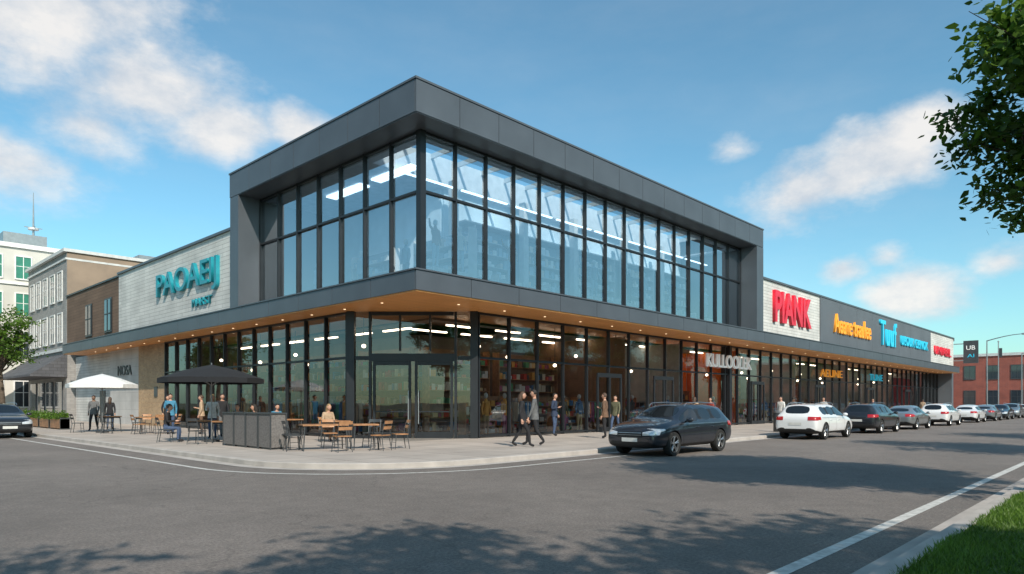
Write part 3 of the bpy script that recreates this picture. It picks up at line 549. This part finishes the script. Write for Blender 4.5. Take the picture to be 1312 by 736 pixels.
# ---------------------------------------------------------------- cars
def loft_car(kind):
    if kind=='suv':
        st=[(0,.36,.66,.62,.45,.66),(.05,.26,.80,.70,.58,.76),(.28,.22,.885,.80,.68,.88),(.75,.22,.915,.89,.72,.97),(1.12,.22,.92,.93,.74,1.01),(1.30,.22,.92,.945,.72,1.08),
            (1.95,.22,.92,.965,.60,1.43),(2.15,.22,.92,.97,.59,1.475),(2.42,.22,.92,.975,.59,1.495),(2.52,.22,.92,.98,.59,1.50),(3.28,.22,.92,.99,.585,1.495),(3.38,.22,.92,.995,.58,1.49),(3.98,.22,.915,1.02,.56,1.455),(4.15,.22,.91,1.03,.55,1.44),(4.28,.24,.90,1.03,.54,1.40),
            (4.52,.28,.87,1.0,.56,1.06),(4.62,.30,.83,.93,.56,.97),(4.68,.40,.72,.80,.5,.84)]
        side=[(5,6),(6,7),(7,8),(9,10),(11,12)]; ws=(5,6); rw=(14,15); Lc=4.68; wx=(.92,3.72); wr=.345
    else:
        st=[(0,.34,.64,.56,.45,.60),(.05,.24,.78,.64,.58,.69),(.3,.20,.87,.74,.66,.80),(.8,.20,.90,.82,.70,.88),(1.2,.20,.905,.87,.72,.93),(1.42,.20,.905,.885,.70,1.0),
            (2.1,.20,.905,.90,.56,1.34),(2.3,.20,.905,.905,.55,1.385),(2.5,.20,.905,.91,.55,1.395),(2.6,.20,.905,.915,.55,1.395),(3.2,.20,.905,.92,.545,1.36),(3.3,.20,.905,.925,.54,1.345),(3.62,.20,.90,.93,.52,1.27),(3.72,.2,.90,.935,.52,1.235),(3.78,.20,.895,.935,.53,1.21),
            (4.15,.22,.885,.94,.62,1.02),(4.5,.26,.85,.92,.62,.97),(4.66,.30,.80,.86,.58,.90),(4.72,.38,.68,.72,.5,.76)]
        side=[(5,6),(6,7),(7,8),(9,10),(11,12)]; ws=(5,6); rw=(14,15); Lc=4.72; wx=(.95,3.72); wr=.325
    me=bpy.data.meshes.new('b'); V=[];F=[];MI=[]
    for (x,zb,w_,zk,wt,zt) in st:
        h=zk-zb; d=zt-zk
        q=[(0,zb),(w_*.80,zb),(w_*.965,zb+.08),(w_,zb+h*.45),(w_*.985,zb+h*.80),(w_*.93,zk),(wt+.06 if d>.2 else wt+.03,zk+d*.80),(wt-.03,zk+d*.96),(0,zt+.015)]
        ring=q+[(-a,b) for a,b in q[1:-1]][::-1]
        V+=[(x-Lc/2,a,b) for a,b in ring]
    K=16
    for i in range(len(st)-1):
        for k in range(K):
            s_=k if k<8 else 15-k; F.append([i*K+k,(i+1)*K+k,(i+1)*K+(k+1)%K,i*K+(k+1)%K]); mi=0
            if s_<=1: mi=2
            if s_==5 and (i,i+1) in side: mi=1
            if s_==5 and i in (8,10) : mi=2
            if s_==7 and i==ws[0]: mi=1
            if s_==7 and i==rw[0]: mi=1
            MI.append(mi)
    F.append(list(range(K))); MI.append(0); F.append([(len(st)-1)*K+k for k in range(K)][::-1]); MI.append(0)
    me.from_pydata(V,[],F); me.polygons.foreach_set('material_index',MI); 
    for m in (paints['navy'],M['carglass'],M['trim']): me.materials.append(m)
    bm=bmesh.new(); bm.from_mesh(me); bmesh.ops.recalc_face_normals(bm,faces=bm.faces)
    cl_=bm.edges.layers.float.get('crease_edge') or bm.edges.layers.float.new('crease_edge')
    for e in bm.edges:
        ms={f.material_index for f in e.link_faces}
        if len(ms)>1 and 1 in ms: e[cl_]=.6
    bm.to_mesh(me); bm.free()
    o=bpy.data.objects.new('tmpcar',me); COL.objects.link(o); sm=o.modifiers.new('s','SUBSURF'); sm.levels=3; sm.render_levels=3
    cm_=MB()
    for x in wx:
        for q in (-1,1): 
            x_=x-Lc/2; cm_.tube([(x_,q*.60,wr),(x_,q*1.2,wr)],[wr+.045]*2,'trim',40)
    cmesh=bpy.data.meshes.new('c'); cmesh.from_pydata(cm_.v,[],cm_.f)
    for m in me.materials: cmesh.materials.append(m)
    for p in cmesh.polygons: p.material_index=2
    bm=bmesh.new(); bm.from_mesh(cmesh); bmesh.ops.recalc_face_normals(bm,faces=bm.faces); bm.to_mesh(cmesh); bm.free()
    co=bpy.data.objects.new('cut',cmesh); COL.objects.link(co)
    bo=o.modifiers.new('b','BOOLEAN'); bo.object=co; bo.operation='DIFFERENCE'; bo.solver='EXACT'
    bpy.context.view_layer.update(); dg=bpy.context.evaluated_depsgraph_get(); ev=bpy.data.meshes.new_from_object(o.evaluated_get(dg))
    bv=BVHTree.FromPolygons([v.co[:] for v in ev.vertices],[list(p.vertices) for p in ev.polygons])
    mb=MB(); mats=[paints['navy'],M['carglass'],M['trim']]
    for m in mats: mb.mi(m)
    mb.v=[tuple(v.co) for v in ev.vertices]; mb.f=[list(p.vertices) for p in ev.polygons]; mb.m=[min(p.material_index,2) for p in ev.polygons]; mb.sm=[True]*len(mb.f)
    bpy.data.objects.remove(o); bpy.data.objects.remove(co)
    def decal(org,dr,A,B,na,nb2,off,m,fn=None):
        idx={};vs=[];fs=[]
        for i in range(na+1):
            for j in range(nb2+1):
                a=i/na;b_=j/nb2
                if fn: a,b_=fn(a,b_)
                p=Vector(org)+Vector(A)*a+Vector(B)*b_; h=bv.ray_cast(p,Vector(dr))
                if h[0] is not None: idx[(i,j)]=len(vs); nn=h[1]; nn=nn if nn.dot(Vector(dr))<0 else -nn; vs.append(h[0]+nn*off)
        for i in range(na):
            for j in range(nb2):
                k=[(i,j),(i+1,j),(i+1,j+1),(i,j+1)]
                if all(q in idx for q in k): fs.append([idx[q] for q in k])
        mb.add(vs,fs,m,True)
    H0=.60 if kind=='suv' else .54
    decal((-4,-.40,H0-.06),(1,0,0),(0,.80,0),(0,0,.17),14,5,.008,'trim'); decal((-4,-.62,.29),(1,0,0),(0,1.24,0),(0,0,.14),16,4,.008,'trim')
    decal((-4,-.38,H0+.0),(1,0,0),(0,.76,0),(0,0,.016),10,1,.016,'rim'); decal((-4,-.38,H0+.06),(1,0,0),(0,.76,0),(0,0,.016),10,1,.016,'rim'); decal((-4,-.26,.42),(1,0,0),(0,.52,0),(0,0,.11),4,2,.016,'plate')
    for q in (-1,1):
        decal((-4,q*.42,H0+.0),(1,0,0),(0,q*.42,0),(0,0,.15),12,4,.008,'hlight',lambda a,b_:(a,b_*(.6+.4*a)+.12*a))
        decal((4,q*.50,H0+.20),(-1,0,0),(0,q*.36,0),(0,0,.15),12,4,.008,'tlight'); 
        decal((Lc/2-.45,q*3,H0+.22),(0,-q,0),(.40,0,0),(0,0,.13),8,4,.008,'tlight')
        decal((-Lc/2+.12,q*3,H0+.08),(0,-q,0),(.36,0,0),(0,0,.11),8,4,.008,'hlight',lambda a,b_:(a,b_*(1-.6*a)+.5*a))
        for x in (1.42,2.47,3.36):
            x_=x-Lc/2; decal((x_,q*3,.34),(0,-q,0),(.011,0,0),(0,0,.58),1,14,.003,'trim')
        decal((1.42-Lc/2,q*3,.335),(0,-q,0),(1.94,0,0),(0,0,.011),16,1,.003,'trim')
        decal((wx[0]+.42-Lc/2,q*3,.20),(0,-q,0),(wx[1]-wx[0]-.84,0,0),(0,0,.11),16,3,.006,'trim')
        decal((1.36-Lc/2,q*3,.90 if kind=='suv' else .84),(0,-q,0),(2.75,.0,0),(0,0,.014),20,1,.006,'rim')
        for x in (2.22,3.14): 
            h=bv.ray_cast(Vector((x-Lc/2,q*3,H0+.20)),Vector((0,-q,0)))
            if h[0]: yy=h[0].y; mb.tube([(x-.1-Lc/2,yy-q*.01,H0+.20),(x-.05-Lc/2,yy+q*.025,H0+.205),(x+.06-Lc/2,yy+q*.025,H0+.205),(x+.1-Lc/2,yy-q*.01,H0+.20)],[.012,.014,.014,.012],mats[0],6)
        xm=1.62-Lc/2; zm=1.02 if kind=='suv' else .95
        mb.ell((xm,q*.99,zm),(.07,.11,.075),mats[0],10,8); mb.tube([(xm+.02,q*.84,zm-.05),(xm,q*.93,zm-.03)],[.025,.025],'trim',6)
        if kind=='suv': mb.tube([(1.98-Lc/2,q*.60,1.42),(2.12-Lc/2,q*.60,1.51),(3.0-Lc/2,q*.59,1.535),(3.9-Lc/2,q*.56,1.50),(4.05-Lc/2,q*.55,1.43)],[.014]*5,'rim',6)
    decal((4,-.26,.60 if kind=='suv' else .55),(-1,0,0),(0,.52,0),(0,0,.11),4,2,.012,'plate'); decal((4,-.62,.33),(-1,0,0),(0,1.24,0),(0,0,.12),12,3,.008,'trim')
    for x in wx:
        for q in (-1,1):
            X=x-Lc/2; y0=q*.70; y1=q*.91
            prof=[(.62,y0),(.96,y0),(1.0,y0+q*.03),(1.0,y1-q*.03),(.955,y1),(.72,y1-q*.005),(.69,y1-q*.03)]
            n=32; vs=[];fs=[]
            for k in range(n):
                t=2*math.pi*k/n
                for r_,yy in prof: vs.append((X+math.cos(t)*r_*wr,yy,wr+math.sin(t)*r_*wr))
            P=len(prof)
            for k in range(n):
                for j in range(P-1): fs.append([k*P+j,((k+1)%n)*P+j,((k+1)%n)*P+j+1,k*P+j+1])
            mb.add(vs,fs,'tire',True)
            mb.tube([(X,y1-q*.12,wr),(X,y1-q*.10,wr)],[wr*.69]*2,'trim',24)
            pr=[(.695,y1-q*.03),(.70,y1-q*.004),(.655,y1-q*.004),(.64,y1-q*.06)]; vs=[];fs=[]
            for k in range(n):
                t=2*math.pi*k/n
                for r_,yy in pr: vs.append((X+math.cos(t)*r_*wr,yy,wr+math.sin(t)*r_*wr))
            for k in range(n):
                for j in range(3): fs.append([k*4+j,((k+1)%n)*4+j,((k+1)%n)*4+j+1,k*4+j+1])
            mb.add(vs,fs,'rim',True)
            mb.tube([(X,y1-q*.09,wr),(X,y1-q*.025,wr)],[wr*.17,wr*.14],'rim',12)
            for k in range(5):
                for dt in (-.13,.13):
                    t=2*math.pi*k/5+.3; t2_=t+dt; a=Vector((X+math.cos(t)*wr*.12,y1-q*.045,wr+math.sin(t)*wr*.12)); b_=Vector((X+math.cos(t2_)*wr*.66,y1-q*.02,wr+math.sin(t2_)*wr*.66))
                    mb.tube([a,b_],[.022,.017],'rim',5)
    return mb.mesh('car_'+kind,35)
CARM={k:loft_car(k) for k in ('suv','sedan')}
def car(kind,paint,u,v,rot,name='parked_car',sc=1):
    me=CARM[kind].copy(); me.materials[0]=paints[paint]; return inst(name,me,(u,v,0),rot,sc)
car('suv','navy',4.95,-6.32,0)
car('suv','white',17.1,-6.3,math.pi)
car('suv','black',25.0,-6.3,math.pi); car('sedan','silver',31.9,-6.3,math.pi); car('suv','white',40.6,-6.3,math.pi); car('sedan','white',51,-6.2,math.pi); car('sedan','silver',58,-6.3,math.pi); car('sedan','black',65,-6.3,0); car('suv','silver',72,-6.3,0); car('sedan','white',80,-6.3,0); car('sedan','red',90,-6.3,0); car('suv','navy',98,-6.3,0)
car('sedan','white',84,-9.8,math.pi,'driving_car'); car('suv','black',110,-9.8,0,'driving_car')
car('suv','black',-7.3,20.6,math.pi/2)
# ---------------------------------------------------------------- street furniture
def parasol(x,y,r,zt,m,name='parasol'):
    mb=MB(); n=8; ze=zt-.50; mb.tube([(0,0,.0),(0,0,zt+.06)],[.025,.02],'steel',8); mb.tube([(0,0,0),(0,0,.07),(0,0,.1)],[.27,.27,.06],'sgDk',16)
    vs=[(0,0,zt)]; 
    for k in range(16):
        t=math.pi*2*k/16; rr=r if k%2==0 else r*.93
        vs.append((rr*.5*math.cos(t),rr*.5*math.sin(t),zt-.20-(0 if k%2==0 else .03))); 
    for k in range(16):
        t=math.pi*2*k/16; rr=r if k%2==0 else r*.93; vs.append((rr*math.cos(t),rr*math.sin(t),ze+(0 if k%2==0 else .02)))
    for k in range(16):
        t=math.pi*2*k/16; rr=(r if k%2==0 else r*.93); vs.append((rr*math.cos(t),rr*math.sin(t),ze-.17))
    fs=[(0,1+k,1+(k+1)%16) for k in range(16)]+[(1+k,17+k,17+(k+1)%16,1+(k+1)%16) for k in range(16)]+[(17+k,33+k,33+(k+1)%16,17+(k+1)%16) for k in range(16)]
    mb.add(vs,fs,m)
    for k in range(8):
        t=math.pi*2*k/8; mb.tube([(r*math.cos(t)*.98,r*math.sin(t)*.98,ze-.02),(0,0,zt-.04)],[.009,.009],'steel',4); mb.tube([(r*.5*math.cos(t),r*.5*math.sin(t),zt-.24),(0,0,zt-.75)],[.008,.008],'steel',4)
    mb.build(name,None,(x,y,.13),.3)
parasol(-3.7,18.7,1.5,2.75,'white'); parasol(-3.4,7.3,1.75,2.75,'black')
def chair_mesh(seat,leg):
    mb=MB(); mb.box(-.21,.21,-.2,.2,.43,.46,seat)
    for a in (-1,1):
        mb.tube([(a*.18,-.17,.43),(a*.22,-.21,0)],[.014,.011],leg,6); mb.tube([(a*.18,.17,.43),(a*.21,.24,0)],[.014,.011],leg,6)
        mb.tube([(a*.19,.18,.43),(a*.20,.22,.65),(a*.19,.27,.84)],[.013,.013,.012],leg,6)
    for z in (.62,.78): 
        vs=[]; 
        for t in (-1,-.5,0,.5,1): 
            for zz in (z,z+.09): vs.append((t*.2,.215+(zz-.6)*.25+.03*(1-t*t),zz))
        mb.add(vs,[(2*i,2*i+2,2*i+3,2*i+1) for i in range(4)],seat)
        mb.add([(a,b+.015,c) for a,b,c in vs],[(2*i,2*i+2,2*i+3,2*i+1) for i in range(4)],seat)
    mb.tube([(-.2,-.19,.2),(.2,-.19,.2)],[.008,.008],leg,5); return mb.mesh('chair')
def table_mesh(w_,d,top,leg):
    mb=MB(); mb.box(-w_/2,w_/2,-d/2,d/2,.72,.76,top)
    for a in (-1,1):
        for b_ in (-1,1): mb.tube([(a*(w_/2-.06),b_*(d/2-.06),.72),(a*(w_/2-.02),b_*(d/2-.02),0)],[.022,.016],leg,6)
        mb.box(a*(w_/2-.08)-.01,a*(w_/2-.08)+.01,-d/2+.08,d/2-.08,.66,.72,leg)
    return mb.mesh('table')
chW=chair_mesh('woodv','sgDk'); chB=chair_mesh('sgDk','sgDk'); tbW=table_mesh(1.3,.75,'woodv','sgDk'); tbS=table_mesh(.75,.75,'woodv','sgDk')
for x,y,r,m in [(-3.75,.9,R(75),chB),(-3.4,1.75,R(20),chB),(-2.2,1.5,R(-20),chW),(-3.0,-.45,R(170),chW),(-1.9,-.75,R(200),chW),(-1.05,-.55,R(250),chW),(-1.2,.7,R(-60),chB),
    (-3.1,15.7,R(90),chW),(-2.4,16.9,R(-30),chW),(-1.4,16.2,R(-90),chW),(-2.4,15.2,R(170),chW),(-3.9,17.3,R(70),chB),(-4.5,19.5,R(60),chB),(-3.0,20.2,R(-20),chB),(-2.2,18.4,R(-80),chB),(-4.3,6.3,R(120),chB),(-4.6,8.3,R(60),chB),(-1.9,8.4,R(-50),chB),(-2.2,6.3,R(-120),chB),(-.4,4.6,R(0),chW),(-.35,8.5,R(0),chB)]:
    inst('cafe_chair',m,(x,y,.13),r)
for x,y,r,m in [(-2.95,.6,R(-20),tbW),(-1.95,.0,R(-25),tbS),(-2.4,16.05,0,tbW),(-3.2,19.4,.3,tbS),(-3.4,8.0,.3,tbS),(-3.3,6.2,.3,tbS),(-.5,3.9,.1,tbS),(-.35,7.4,.1,tbS)]: inst('cafe_table',m,(x,y,.13),r)
for i in range(4):
    mb=MB(); v=2.15+i*.82; mb.box(-.24,.24,-.36,.36,.06,1.05,'rattan'); mb.box(-.27,.27,-.39,.39,1.05,1.09,'sgDk'); mb.box(-.2,.2,-.32,.32,0,.06,'sgDk')
    for q in (-.39,.36): mb.box(-.26,-.23,q,q+.03,0,1.05,'sgDk'); mb.box(.23,.26,q,q+.03,0,1.05,'sgDk')
    mb.build('planter_screen',None,(-3.75,v,.13),0)
for i in range(7):
    mb=MB(); mb.box(-.2,.2,0,2.1,.05,.55,'woodv'); 
    for k in range(5): mb.box(-.215,-.2,.0,2.1,.09+k*.09,.16+k*.09,'woodv')
    for q in (0,2.0): mb.box(-.22,.22,q,q+.06,.0,.62,'sgDk')
    mb.build('wooden_planter',None,(-3.9,24.2+i*2.3,.13))
n=9000; P=np.c_[rng.normal(-3.9,.13,n),24.2+rng.random(n)*16,.68+np.abs(rng.normal(0,.14,n))]
a=rng.normal(0,1,(n,3)); a/=np.linalg.norm(a,axis=1)[:,None]; b=np.cross(a,rng.normal(0,1,(n,3))); b/=np.linalg.norm(b,axis=1)[:,None]
inst('planter_plants',npmesh('plants',np.stack([P,P+a*.06+b*.03,P+a*.12,P+a*.06-b*.03],1),4,M['leaf'],np.clip(rng.normal(.5,.25,n),0,1)),(0,0,0))
# ---------------------------------------------------------------- people
skinm=pbr('skin',(.48,.27,.19),.5); skind=pbr('skin_dark',(.20,.11,.07),.5)
cloth={k:pbr('cloth_'+k,c,.85,0,.2,12,.3,120) for k,c in dict(black=(.015,.015,.018),grey=(.12,.125,.13),navy=(.025,.04,.08),blue=(.05,.20,.32),denim=(.05,.08,.15),beige=(.42,.30,.20),white=(.6,.6,.58),brown=(.14,.08,.05),red=(.35,.05,.04),olive=(.10,.10,.06)).items()}
hairs={k:pbr('hair_'+k,c,.6,0,.3,30,.5,150) for k,c in dict(dark=(.015,.011,.009),brown=(.07,.04,.025),blond=(.30,.20,.10)).items()}
def person(u,v,face,pose='stand',top='black',leg='black',hair='dark',long=False,H=1.75,skin=None,shoe='black',z=.13):
    sk=skin or skinm
    J={}
    if pose=='sit': pz=.53
    else: pz=.94
    base=dict(pel=(0,0,pz),sp=(0,.0,pz+.2),ch=(0,.0,pz+.38),nk=(0,.0,pz+.53),hd=(0,.015,pz+.62))
    if pose=='sit': base.update(sp=(0,.02,pz+.2),ch=(0,.04,pz+.38),nk=(0,.07,pz+.52),hd=(0,.10,pz+.61))
    J.update(base)
    stride={'walk':.24,'stand':.03,'sit':0}[pose]
    for q,n_ in ((-1,'l'),(1,'r')):
        J['hip'+n_]=(q*.095,0,pz-.05)
        if pose=='sit': J['kn'+n_]=(q*.13,.42,.50); J['an'+n_]=(q*.13,.40,.09); J['to'+n_]=(q*.14,.55,.035)
        else:
            f_=q*stride; J['kn'+n_]=(q*.10,f_*.55+(.07 if pose=='walk' else .02),.50); J['an'+n_]=(q*.10,f_*1.15-(.03),.09 if f_>=-.1 else .13); J['to'+n_]=(q*.115,f_*1.15+.12,.035 if f_>=-.1 else .04)
        J['sh'+n_]=(q*.175,0+base['ch'][1],pz+.47)
        if pose=='sit': J['el'+n_]=(q*.23,.08,pz+.20); J['wr'+n_]=(q*.14,.33,pz+.22)
        elif pose=='walk': J['el'+n_]=(q*.235,-q*.07,pz+.19); J['wr'+n_]=(q*.235,-q*.10+.08,pz-.06)
        else:
            J['el'+n_]=(q*.235,-.03,pz+.19); J['wr'+n_]=(q*.22,.06,pz-.06) if q<0 else (q*.16,.22,pz+.24)
    order=list(J); rr=dict(pel=(.155,.115),sp=(.135,.10),ch=(.155,.115),nk=(.055,.058),hd=(.05,.055),hip=(.09,.095),kn=(.062,.062),an=(.045,.045),to=(.042,.035),sh=(.07,.07),el=(.047,.047),wr=(.032,.03))
    E=[('pel','sp'),('sp','ch'),('ch','nk'),('nk','hd')]
    for n_ in 'lr': E+=[('pel','hip'+n_),('hip'+n_,'kn'+n_),('kn'+n_,'an'+n_),('an'+n_,'to'+n_),('ch','sh'+n_),('sh'+n_,'el'+n_),('el'+n_,'wr'+n_)]
    me=bpy.data.meshes.new('p'); me.from_pydata([J[k] for k in order],[(order.index(a),order.index(b)) for a,b in E],[])
    o=bpy.data.objects.new('tmpp',me); COL.objects.link(o); o.modifiers.new('k','SKIN'); sb=o.modifiers.new('s','SUBSURF'); sb.levels=2; sb.render_levels=2
    for i,k in enumerate(order):
        key=k if k in rr else k[:-1]; me.skin_vertices[0].data[i].radius=rr[key]; me.skin_vertices[0].data[i].use_root=(k=='pel')
    bpy.context.view_layer.update(); ev=bpy.data.meshes.new_from_object(o.evaluated_get(bpy.context.evaluated_depsgraph_get())); bpy.data.objects.remove(o)
    mb=MB(); mats=[cloth[top],cloth[leg],sk,cloth[shoe],hairs[hair]]
    MI=[mb.mi(m) for m in mats]
    segs=[]
    for a,b_ in E:
        if a=='nk': m=2
        elif a[:2]=='an': m=3
        elif a[:3]=='hip' or a[:2]=='kn': m=1
        elif b_[:3]=='hip': m=1
        else: m=0
        segs.append((Vector(J[a]),Vector(J[b_]),m))
    vs=[v_.co.copy() for v_ in ev.vertices]
    for p in ev.polygons:
        c=p.center; best=9;bm_=0
        for a,b_,m in segs:
            t=max(0,min(1,(c-a).dot(b_-a)/(b_-a).length_squared)); d=(c-(a+(b_-a)*t)).length
            if d<best: best=d;bm_=m
        if pose!='sit' and bm_==1 and c.z>pz-.06: bm_=0
        if c.z<.10: bm_=3
        mb.f.append(list(p.vertices)); mb.m.append(MI[bm_]); mb.sm.append(True)
    mb.v=[tuple(v_) for v_ in vs]
    if pose!='sit':
        hz=pz-.12; ringz=[(pz+.12,.155,.118),(pz,.175,.13),(hz,.185,.145)]; V=[];F=[]
        for z_,a,b_ in ringz:
            for k in range(20): t=k/20*6.2832; V.append((a*math.cos(t),b_*math.sin(t),z_))
        for j in range(2):
            for k in range(20): F.append([j*20+k,j*20+(k+1)%20,(j+1)*20+(k+1)%20,(j+1)*20+k])
        mb.add(V,F,mats[0],True)
    h=Vector(J['hd'])+Vector((0,.015,.085))
    def hf(p):
        x,y,z_=p; 
        k=1-.22*max(0,-z_/.12)**1.3; return (x*k,y*(1-.10*max(0,-z_/.12))+ (.006 if z_<0 and y>0 else 0),z_)
    mb.ell(h,(.076,.096,.118),mats[2],16,12,hf)
    mb.tube([h+Vector((0,.088,.025)),h+Vector((0,.108,-.012)),h+Vector((0,.090,-.028))],[.007,.014,.012],mats[2],6)
    for q in (-1,1):
        mb.ell(h+Vector((q*.077,-.005,-.005)),(.010,.02,.032),mats[2],8,6); mb.ell(h+Vector((q*.030,.084,.012)),(.012,.008,.007),M['white'],8,6); mb.ell(h+Vector((q*.030,.091,.012)),(.005,.004,.006),mats[4],6,5)
        mb.tube([h+Vector((q*.015,.092,.032)),h+Vector((q*.048,.080,.032))],[.005,.003],mats[4],5)
    mb.tube([h+Vector((-.022,.083,-.052)),h+Vector((0,.089,-.053)),h+Vector((.022,.083,-.052))],[.004,.006,.004],cloth['red'],5)
    def hairf(p):
        x,y,z_=p
        if y>.02 and z_<.055: y=.02-.2*(.055-z_); x*=.98
        if z_<-.03 and not long: z_=-.03-(z_+.03)*-.3; 
        return (x,y,z_)
    mb.ell(h+Vector((0,-.012,.012)),(.088,.104,.122),mats[4],16,12,hairf)
    if long: mb.tube([h+Vector((0,-.05,.03)),h+Vector((0,-.085,-.08)),h+Vector((0,-.09,-.18)),h+Vector((0,-.085,-.27))],[.085,.085,.08,.03],mats[4],12)
    for q,n_ in ((-1,'l'),(1,'r')):
        w0=Vector(J['wr'+n_]); e0=Vector(J['el'+n_]); d=(w0-e0).normalized(); side=Vector((0,1,0)) if abs(d.z)>.6 else Vector((-q,0,0)); nn=d.cross(side).normalized()
        pc=w0+d*.085; mb.tube([w0-d*.01,w0+d*.03,w0+d*.07,pc+d*.01],[.024,.032,.036,.03],mats[2],8)
        for k in range(4):
            b0=pc+side*((k-1.5)*.019); ln=[.062,.075,.07,.055][k]; cur=nn*(.012*q)
            mb.tube([b0,b0+d*ln*.5+cur*.6,b0+d*ln*.95+cur*2.0],[.010,.009,.006],mats[2],5)
        b0=w0+d*.035+side*.03; mb.tube([b0,b0+side*.022+d*.025,b0+side*.028+d*.055],[.012,.010,.007],mats[2],5)
    o=mb.build('person',None,(u,v,z),face); k=H/1.75; o.scale=(k,k,k); return o
person(2.14,-2.62,R(225),'walk','black','black','brown',True,1.72)
person(2.98,-2.40,R(40),'walk','grey','black','dark',False,1.80)
person(8.25,1.16,R(200),'stand','navy','denim','dark',False,1.78)
person(8.2,-1.45,R(20),'stand','brown','black','brown',False,1.76)
person(12.3,.9,R(100),'walk','olive','denim','dark',False,1.72)
person(20.5,0.4,R(80),'walk','red','black','dark',True,1.68); person(31.5,.2,R(-90),'walk','grey','denim','dark'); person(33,-1.2,R(90),'stand','white','navy','brown'); person(48,0,R(90),'walk','navy','black','dark'); person(60,-1,R(-90),'walk','beige','black','dark')
person(-2.15,14.6,R(160),'stand','blue','denim','dark',False,1.78); person(-1.2,13.6,R(60),'stand','beige','brown','brown',False,1.72)
person(-3.3,21.5,R(150),'walk','grey','black','dark',False,1.75,skind); person(-2.2,22.8,R(-20),'walk','black','denim','brown',True,1.68)
person(-2.4,9.6,R(150),'stand','white','denim','blond',True,1.70); person(-1.5,10.8,R(170),'walk','black','grey','dark'); 
person(-1.93,8.36,R(130),'sit','grey','denim','brown',False); person(-2.2,6.3,R(60),'sit','beige','navy','dark',True); person(-.35,8.48,R(180),'sit','blue','black','dark'); person(-.4,4.58,R(180),'sit','beige','brown','blond',True)
person(-4.58,8.28,R(240),'sit','black','denim','brown')
person(16.5,-.8,R(-80),'walk','beige','denim','brown',True,1.66); person(25.5,-1.4,R(85),'walk','white','navy','dark'); person(-1.0,18.2,R(200),'walk','black','denim','dark')
person(13.4,3.9,R(120),'stand','white','black','dark'); person(3.4,9,R(120),'stand','red','denim','dark')
lb=MB(); lb.tube([(0,0,0),(0,0,.04),(0,0,.9),(0,0,.92)],[.22,.24,.24,.18],'sgDk',16); lb.tube([(0,0,.92),(0,0,1.0),(0,0,1.02)],[.25,.25,.1],'steel',16); lb.build('litter_bin',None,(19,-3.9,.13))
